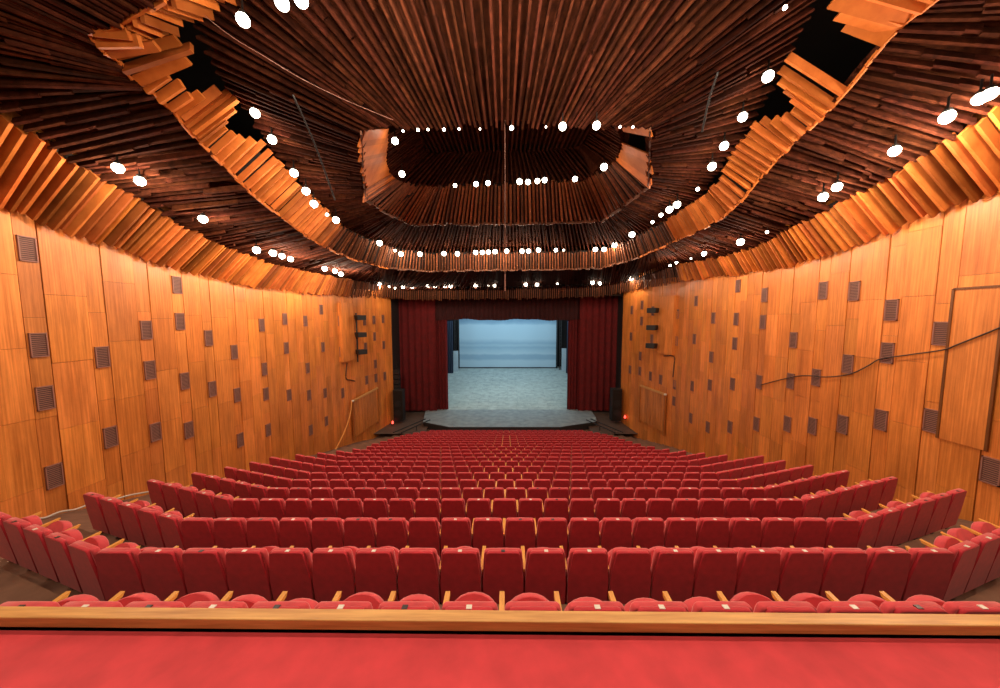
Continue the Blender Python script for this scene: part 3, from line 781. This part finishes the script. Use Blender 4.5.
# upright trusses beside the backdrop
for pxs, sn in (((559.6, 561.2), 'right'), ((454.6, 456.2), 'left')):
    D = 58.5; e = empty('lighting_truss', (xat(pxs[0], D), D, stage_z(D))); hgt = zat(318, D)-stage_z(D); wd = xat(pxs[1], D)-xat(pxs[0], D)
    for x in (0, wd):
        q = MB(); q.tube([(x, 0, 0), (x, 0, hgt)], .06); obj('chord', q, M['metal_dark'], e)
    q = MB()
    for i in range(int(hgt/.6)): q.tube([(0 if i % 2 else wd, 0, i*.6), (wd if i % 2 else 0, 0, i*.6+.6)], .035)
    obj('bracing', q, M['metal_dark'], e)
    tag(e, f'thin black upright truss on the {sn} side of the backdrop', 'truss')

# loudspeaker stacks at the stage sides
def stack(px0, px1, py0, py1, D, sn):
    x0, x1 = xat(px0, D), xat(px1, D); z0, z1 = zat(py1, D), zat(py0, D)
    w_ = x1-x0; e = empty('loudspeaker', ((x0+x1)/2, D, z0)); h = z1-z0
    m = MB(); m.box((-w_/2, 0, 0), (w_/2, .8, h)); obj('cabinet', m, M['black'], e, bevel=.04)
    m = MB(); m.box((-w_/2+.06, -.03, .1), (w_/2-.06, .0, h-.1)); obj('front_grille', m, M['metal_dark'], e)
    for i, f in enumerate((.25, .55)):
        m = MB(); m.tube([(0, -.06, h*f), (0, -.02, h*f)], w_*.33, 20); obj('driver', m, M['black'], e)
    return tag(e, f'tall black loudspeaker standing at the {sn} end of the stage', 'loudspeaker')
stack(391.5, 401.5, 390, 421, 33.6, 'left'); stack(613.5, 623.5, 389, 421, 33.6, 'right')
for px, pys, sn in ((395.5, 366, 'left'), (624.5, 366, 'right')):
    D = 34.6; e = empty('hanging_speakers', (xat(px, D), D, zat(389, D)))
    for i in range(4):
        m = MB(); m.hexa([(-.33, 0, i*.55), (.33, 0, i*.55), (.28, .5, i*.55+.03), (-.28, .5, i*.55+.03), (-.33, -.04, i*.55+.47), (.33, -.04, i*.55+.47), (.28, .5, i*.55+.44), (-.28, .5, i*.55+.44)]); obj('speaker_box', m, M['black'], e)
    m = MB(); m.tube([(0, .3, -.2), (0, .3, 2.9)], .05); obj('pole', m, M['metal_dark'], e)
    tag(e, f'narrow column of black speaker boxes above the {sn} floor loudspeaker', 'speaker column')
for px, py, sn in ((390.5, 423.5, 'left'), (627, 418, 'right')):
    D = 33.2; e = empty('warning_light', (xat(px, D), D, zat(py, D)-.1))
    m = MB(); m.lathe([(.001,0),(.12,0),(.12,.06),(.10,.09),(.001,.09)], 12); obj('base', m, M['black'], e)
    m = MB(); m.lathe([(.09,.09),(.10,.2),(.08,.32),(.04,.38),(.001,.39)], 12); obj('lens', m, M['red_light'], e, smooth=True)
    tag(e, f'small glowing red light by the foot of the {sn} loudspeaker', 'light')

# wall-mounted speakers near the stage
def wall_speakers(side, px, pys, pole, sn):
    D = wall_D(side, px); ang = side*radians(25)
    for i, py in enumerate(pys):
        base = Vector((CX+wall_x(side, D)-side*.95, D-.2, zat(py, D)))
        e = empty('wall_speaker', base, side*radians(38))
        m = MB(); h = .27
        m.hexa([(-.28, -.45, -h), (.28, -.45, -h), (.2, .35, -h*.6-.1), (-.2, .35, -h*.6-.1), (-.28, -.5, h-.1), (.28, -.5, h-.1), (.2, .35, h*.6), (-.2, .35, h*.6)]); obj('cabinet', m, M['black'], e, bevel=.02)
        m = MB(); m.hexa([(-.24, -.49, -h+.04), (.24, -.49, -h+.04), (.24, -.46, -h+.04), (-.24, -.46, -h+.04), (-.24, -.53, h-.14), (.24, -.53, h-.14), (.24, -.5, h-.14), (-.24, -.5, h-.14)]); obj('front_grille', m, M['metal_dark'], e)
        m = MB(); m.tube([(0, .3, -.05), (side*.5, .6, -.05)], .05); obj('bracket', m, M['metal_dark'], e)
        tag(e, f'black wall speaker on the {sn} wall near the stage, {("top", "middle", "lowest")[i]} of three', 'speaker', f'wall speakers on the {sn}')
    if pole:
        m = MB(); x = CX+wall_x(side, D)-side*.35; m.tube([(x, D+.1, zat(pys[0]-4, D)), (x, D+.1, zat(pys[-1]+11, D))], .07)
        tag(obj('speaker_pole', m, M['metal_dark']), f'dark upright pole carrying the three {sn} wall speakers', 'pole')
wall_speakers(-1, 351.5, [317, 334, 351], True, 'left'); wall_speakers(1, 661.5, [310, 327, 345], False, 'right')
# projecting plywood boxes beside the speakers
for side, px0, px1, py0, py1, sn in ((-1, 338, 349, 303, 361, 'left'), (1, 664, 677, 296, 354, 'right')):
    Da, Db = sorted((wall_D(side, px0), wall_D(side, px1))); D = (Da+Db)/2; m = MB()
    for (a, b, t) in ((Da, lerp(Da, Db, .5), 1.0), (lerp(Da, Db, .5), Db, .9)):
        xa, xb = CX+wall_x(side, a), CX+wall_x(side, b)
        m.hexa([(xa, a, zat(py1, D)), (xa-side*.28, a, zat(py1, D)), (xb-side*.38, b, zat(py1, D)), (xb, b, zat(py1, D)), (xa, a, zat(py0, D)), (xa-side*.28, a, zat(py0, D)), (xb-side*.38, b, zat(py0, D)), (xb, b, zat(py0, D))], t)
    tag(obj('wall_casing', m, M['wall_wood']), f'projecting plywood casing behind the three speakers on the {sn} wall', 'wall casing')
# low panelled gates with a pale rail
for side, pa, pb, sn in ((-1, (347, 401), (373, 388), 'left'), (1, (671, 394.5), (645, 385.5), 'right')):
    Da, Db = wall_D(side, pa[0]), wall_D(side, pb[0])
    A_ = Vector((CX+wall_x(side, Da)-side*.2, Da, zat(pa[1], Da))); B_ = Vector((CX+wall_x(side, Db)-side*.2, Db, zat(pb[1], Db)))
    e = empty('wall_gate', (A_.x, A_.y, A_.z-3.6)); o0 = Vector(e.location)
    m = MB(); nb = 9
    for i in range(nb):
        p, q = lerp(A_, B_, (i+.04)/nb)-o0, lerp(A_, B_, (i+.96)/nb)-o0
        dn = Vector((0, 0, -3.4)); nrm = Vector((side*.05, 0, 0))
        m.hexa([p+dn, q+dn, q+dn+nrm, p+dn+nrm, p, q, q+nrm, p+nrm], random.uniform(.7, .9))
    obj('boards', m, M['wall_wood'], e)
    m = MB(); m.board(A_-o0, B_-o0, Vector((0, 0, 1)), .16, .16); obj('top_rail', m, M['rail_wood'], e)
    for P_ in (A_, B_):
        m = MB(); m.board(P_-o0, P_-o0-Vector((0, 0, 3.6)), Vector((1, 0, 0)), .12, .16, .6); obj('post', m, M['wall_wood'], e)
    m = MB(); m.lathe([(.001,-.1),(.1,-.07),(.13,0),(.1,.07),(.001,.1)], 10); obj('end_cap', m, M['plate'], e, smooth=True, loc=A_-o0)
    tag(e, f'low boarded gate with a pale top rail against the {sn} wall by the stage', 'gate')

# cables
def on_wall(side, px, py, off=.09):
    D = wall_D(side, px, py); p = from_y(px, py, D); return Vector((CX+wall_x(side, D)-side*off, D, p.z))
def smooth_pts(P, n=5):
    out = []
    for i in range(len(P)-1):
        p0, p1, p2, p3 = P[max(i-1, 0)], P[i], P[i+1], P[min(i+2, len(P)-1)]
        for j in range(n):
            t = j/n; out.append(.5*((2*p1)+(p2-p0)*t+(2*p0-5*p1+4*p2-p3)*t*t+(3*p1-p0-3*p2+p3)*t**3))
    return out+[P[-1]]
def cable(pts, r, mat, label):
    m = MB(); m.tube(smooth_pts([Vector(p) for p in pts]), r, 6); tag(obj('cable', m, mat, smooth=True), label, 'cable')
cable([on_wall(1, *p) for p in ((762,385),(800,376),(828,377),(852,374),(870,366),(883,359),(910,355),(945,350),(962,344),(1000,329),(1040,312))], .022, M['cable_dark'], 'thin dark cable draped across the middle of the right wall')
cable([on_wall(-1, 348, 401, .3), on_wall(-1, 346, 412, .4), on_wall(-1, 340, 428, .5), on_wall(-1, 330, 446, .6), on_wall(-1, 320, 462, .6)], .05, M['cable_orange'], 'orange cable hanging from the left gate down to the seats')
cable([on_wall(-1, 346, 363), on_wall(-1, 345, 378), on_wall(-1, 350, 380), on_wall(-1, 354, 381)], .04, M['cable_dark'], 'short dark cable below the left wall speakers')
cable([on_wall(1, 665, 356), on_wall(1, 675, 356.5), on_wall(1, 675, 366), on_wall(1, 674, 377)], .04, M['cable_dark'], 'short dark cable below the right wall casing')
cable([Vector((p.x+.45, p.y, p.z)) for p in [on_wall(-1, *q) for q in ((-20,530),(8,519),(26,518),(42,512),(60,509),(79,502),(100,499),(116,495),(144,490),(165,485))]], .03, M['cable_pale'], 'pale cable snaking along the foot of the left wall')
cable([fd(*p) for p in ((205,16,4.9),(232,37,5.1),(262,55,5.3),(300,78,5.6),(345,100,5.9),(393,120,6.3))], .005, M['grille'], 'thin pale cable slung below the slatted ceiling at upper left')
cable([fd(293,95,6.9), fd(315,145,7.8), fd(335,200,9.3)], .022, M['black'], 'thin black cable across the ceiling slats left of the well')
cable([fd(718,72,6.9), fd(709,100,7.3), fd(702,132,7.8)], .022, M['black'], 'thin black cable across the ceiling slats right of the well')
p0 = fh(505, 127, 5.0); z1 = from_y(505, 291, p0.y).z
m = MB(); m.tube([(p0.x, p0.y, p0.z+.25), (p0.x, p0.y, z1)], .005, 6); m.tube([(p0.x, p0.y, z1), (p0.x, p0.y, z1+.45)], .018, 6)
tag(obj('hanging_wire', m, M['grille']), 'thin pale wire hanging straight down in the middle of the hall', 'wire')

# flush door in the right wall
Da, Db = wall_D(1, 1005, 312), wall_D(1, 953, 312)
m = MB(); z1 = from_y(953, 289, Db).z; z0 = z1-4.6; x = CX+13.5
for (a, b, za, zb) in ((Da, Db, z1-.03, z1+.03), (Db-.03, Db+.03, z0, z1), (Da-.03, Da+.03, z0, z1)): m.box((x-.075, a, za), (x-.03, b, zb), .25)
m.box((x-.05, Da+.03, z0), (x-.03, Db-.03, z1-.03), 1.0)
struct('door_1', m, M['wall_wood'])
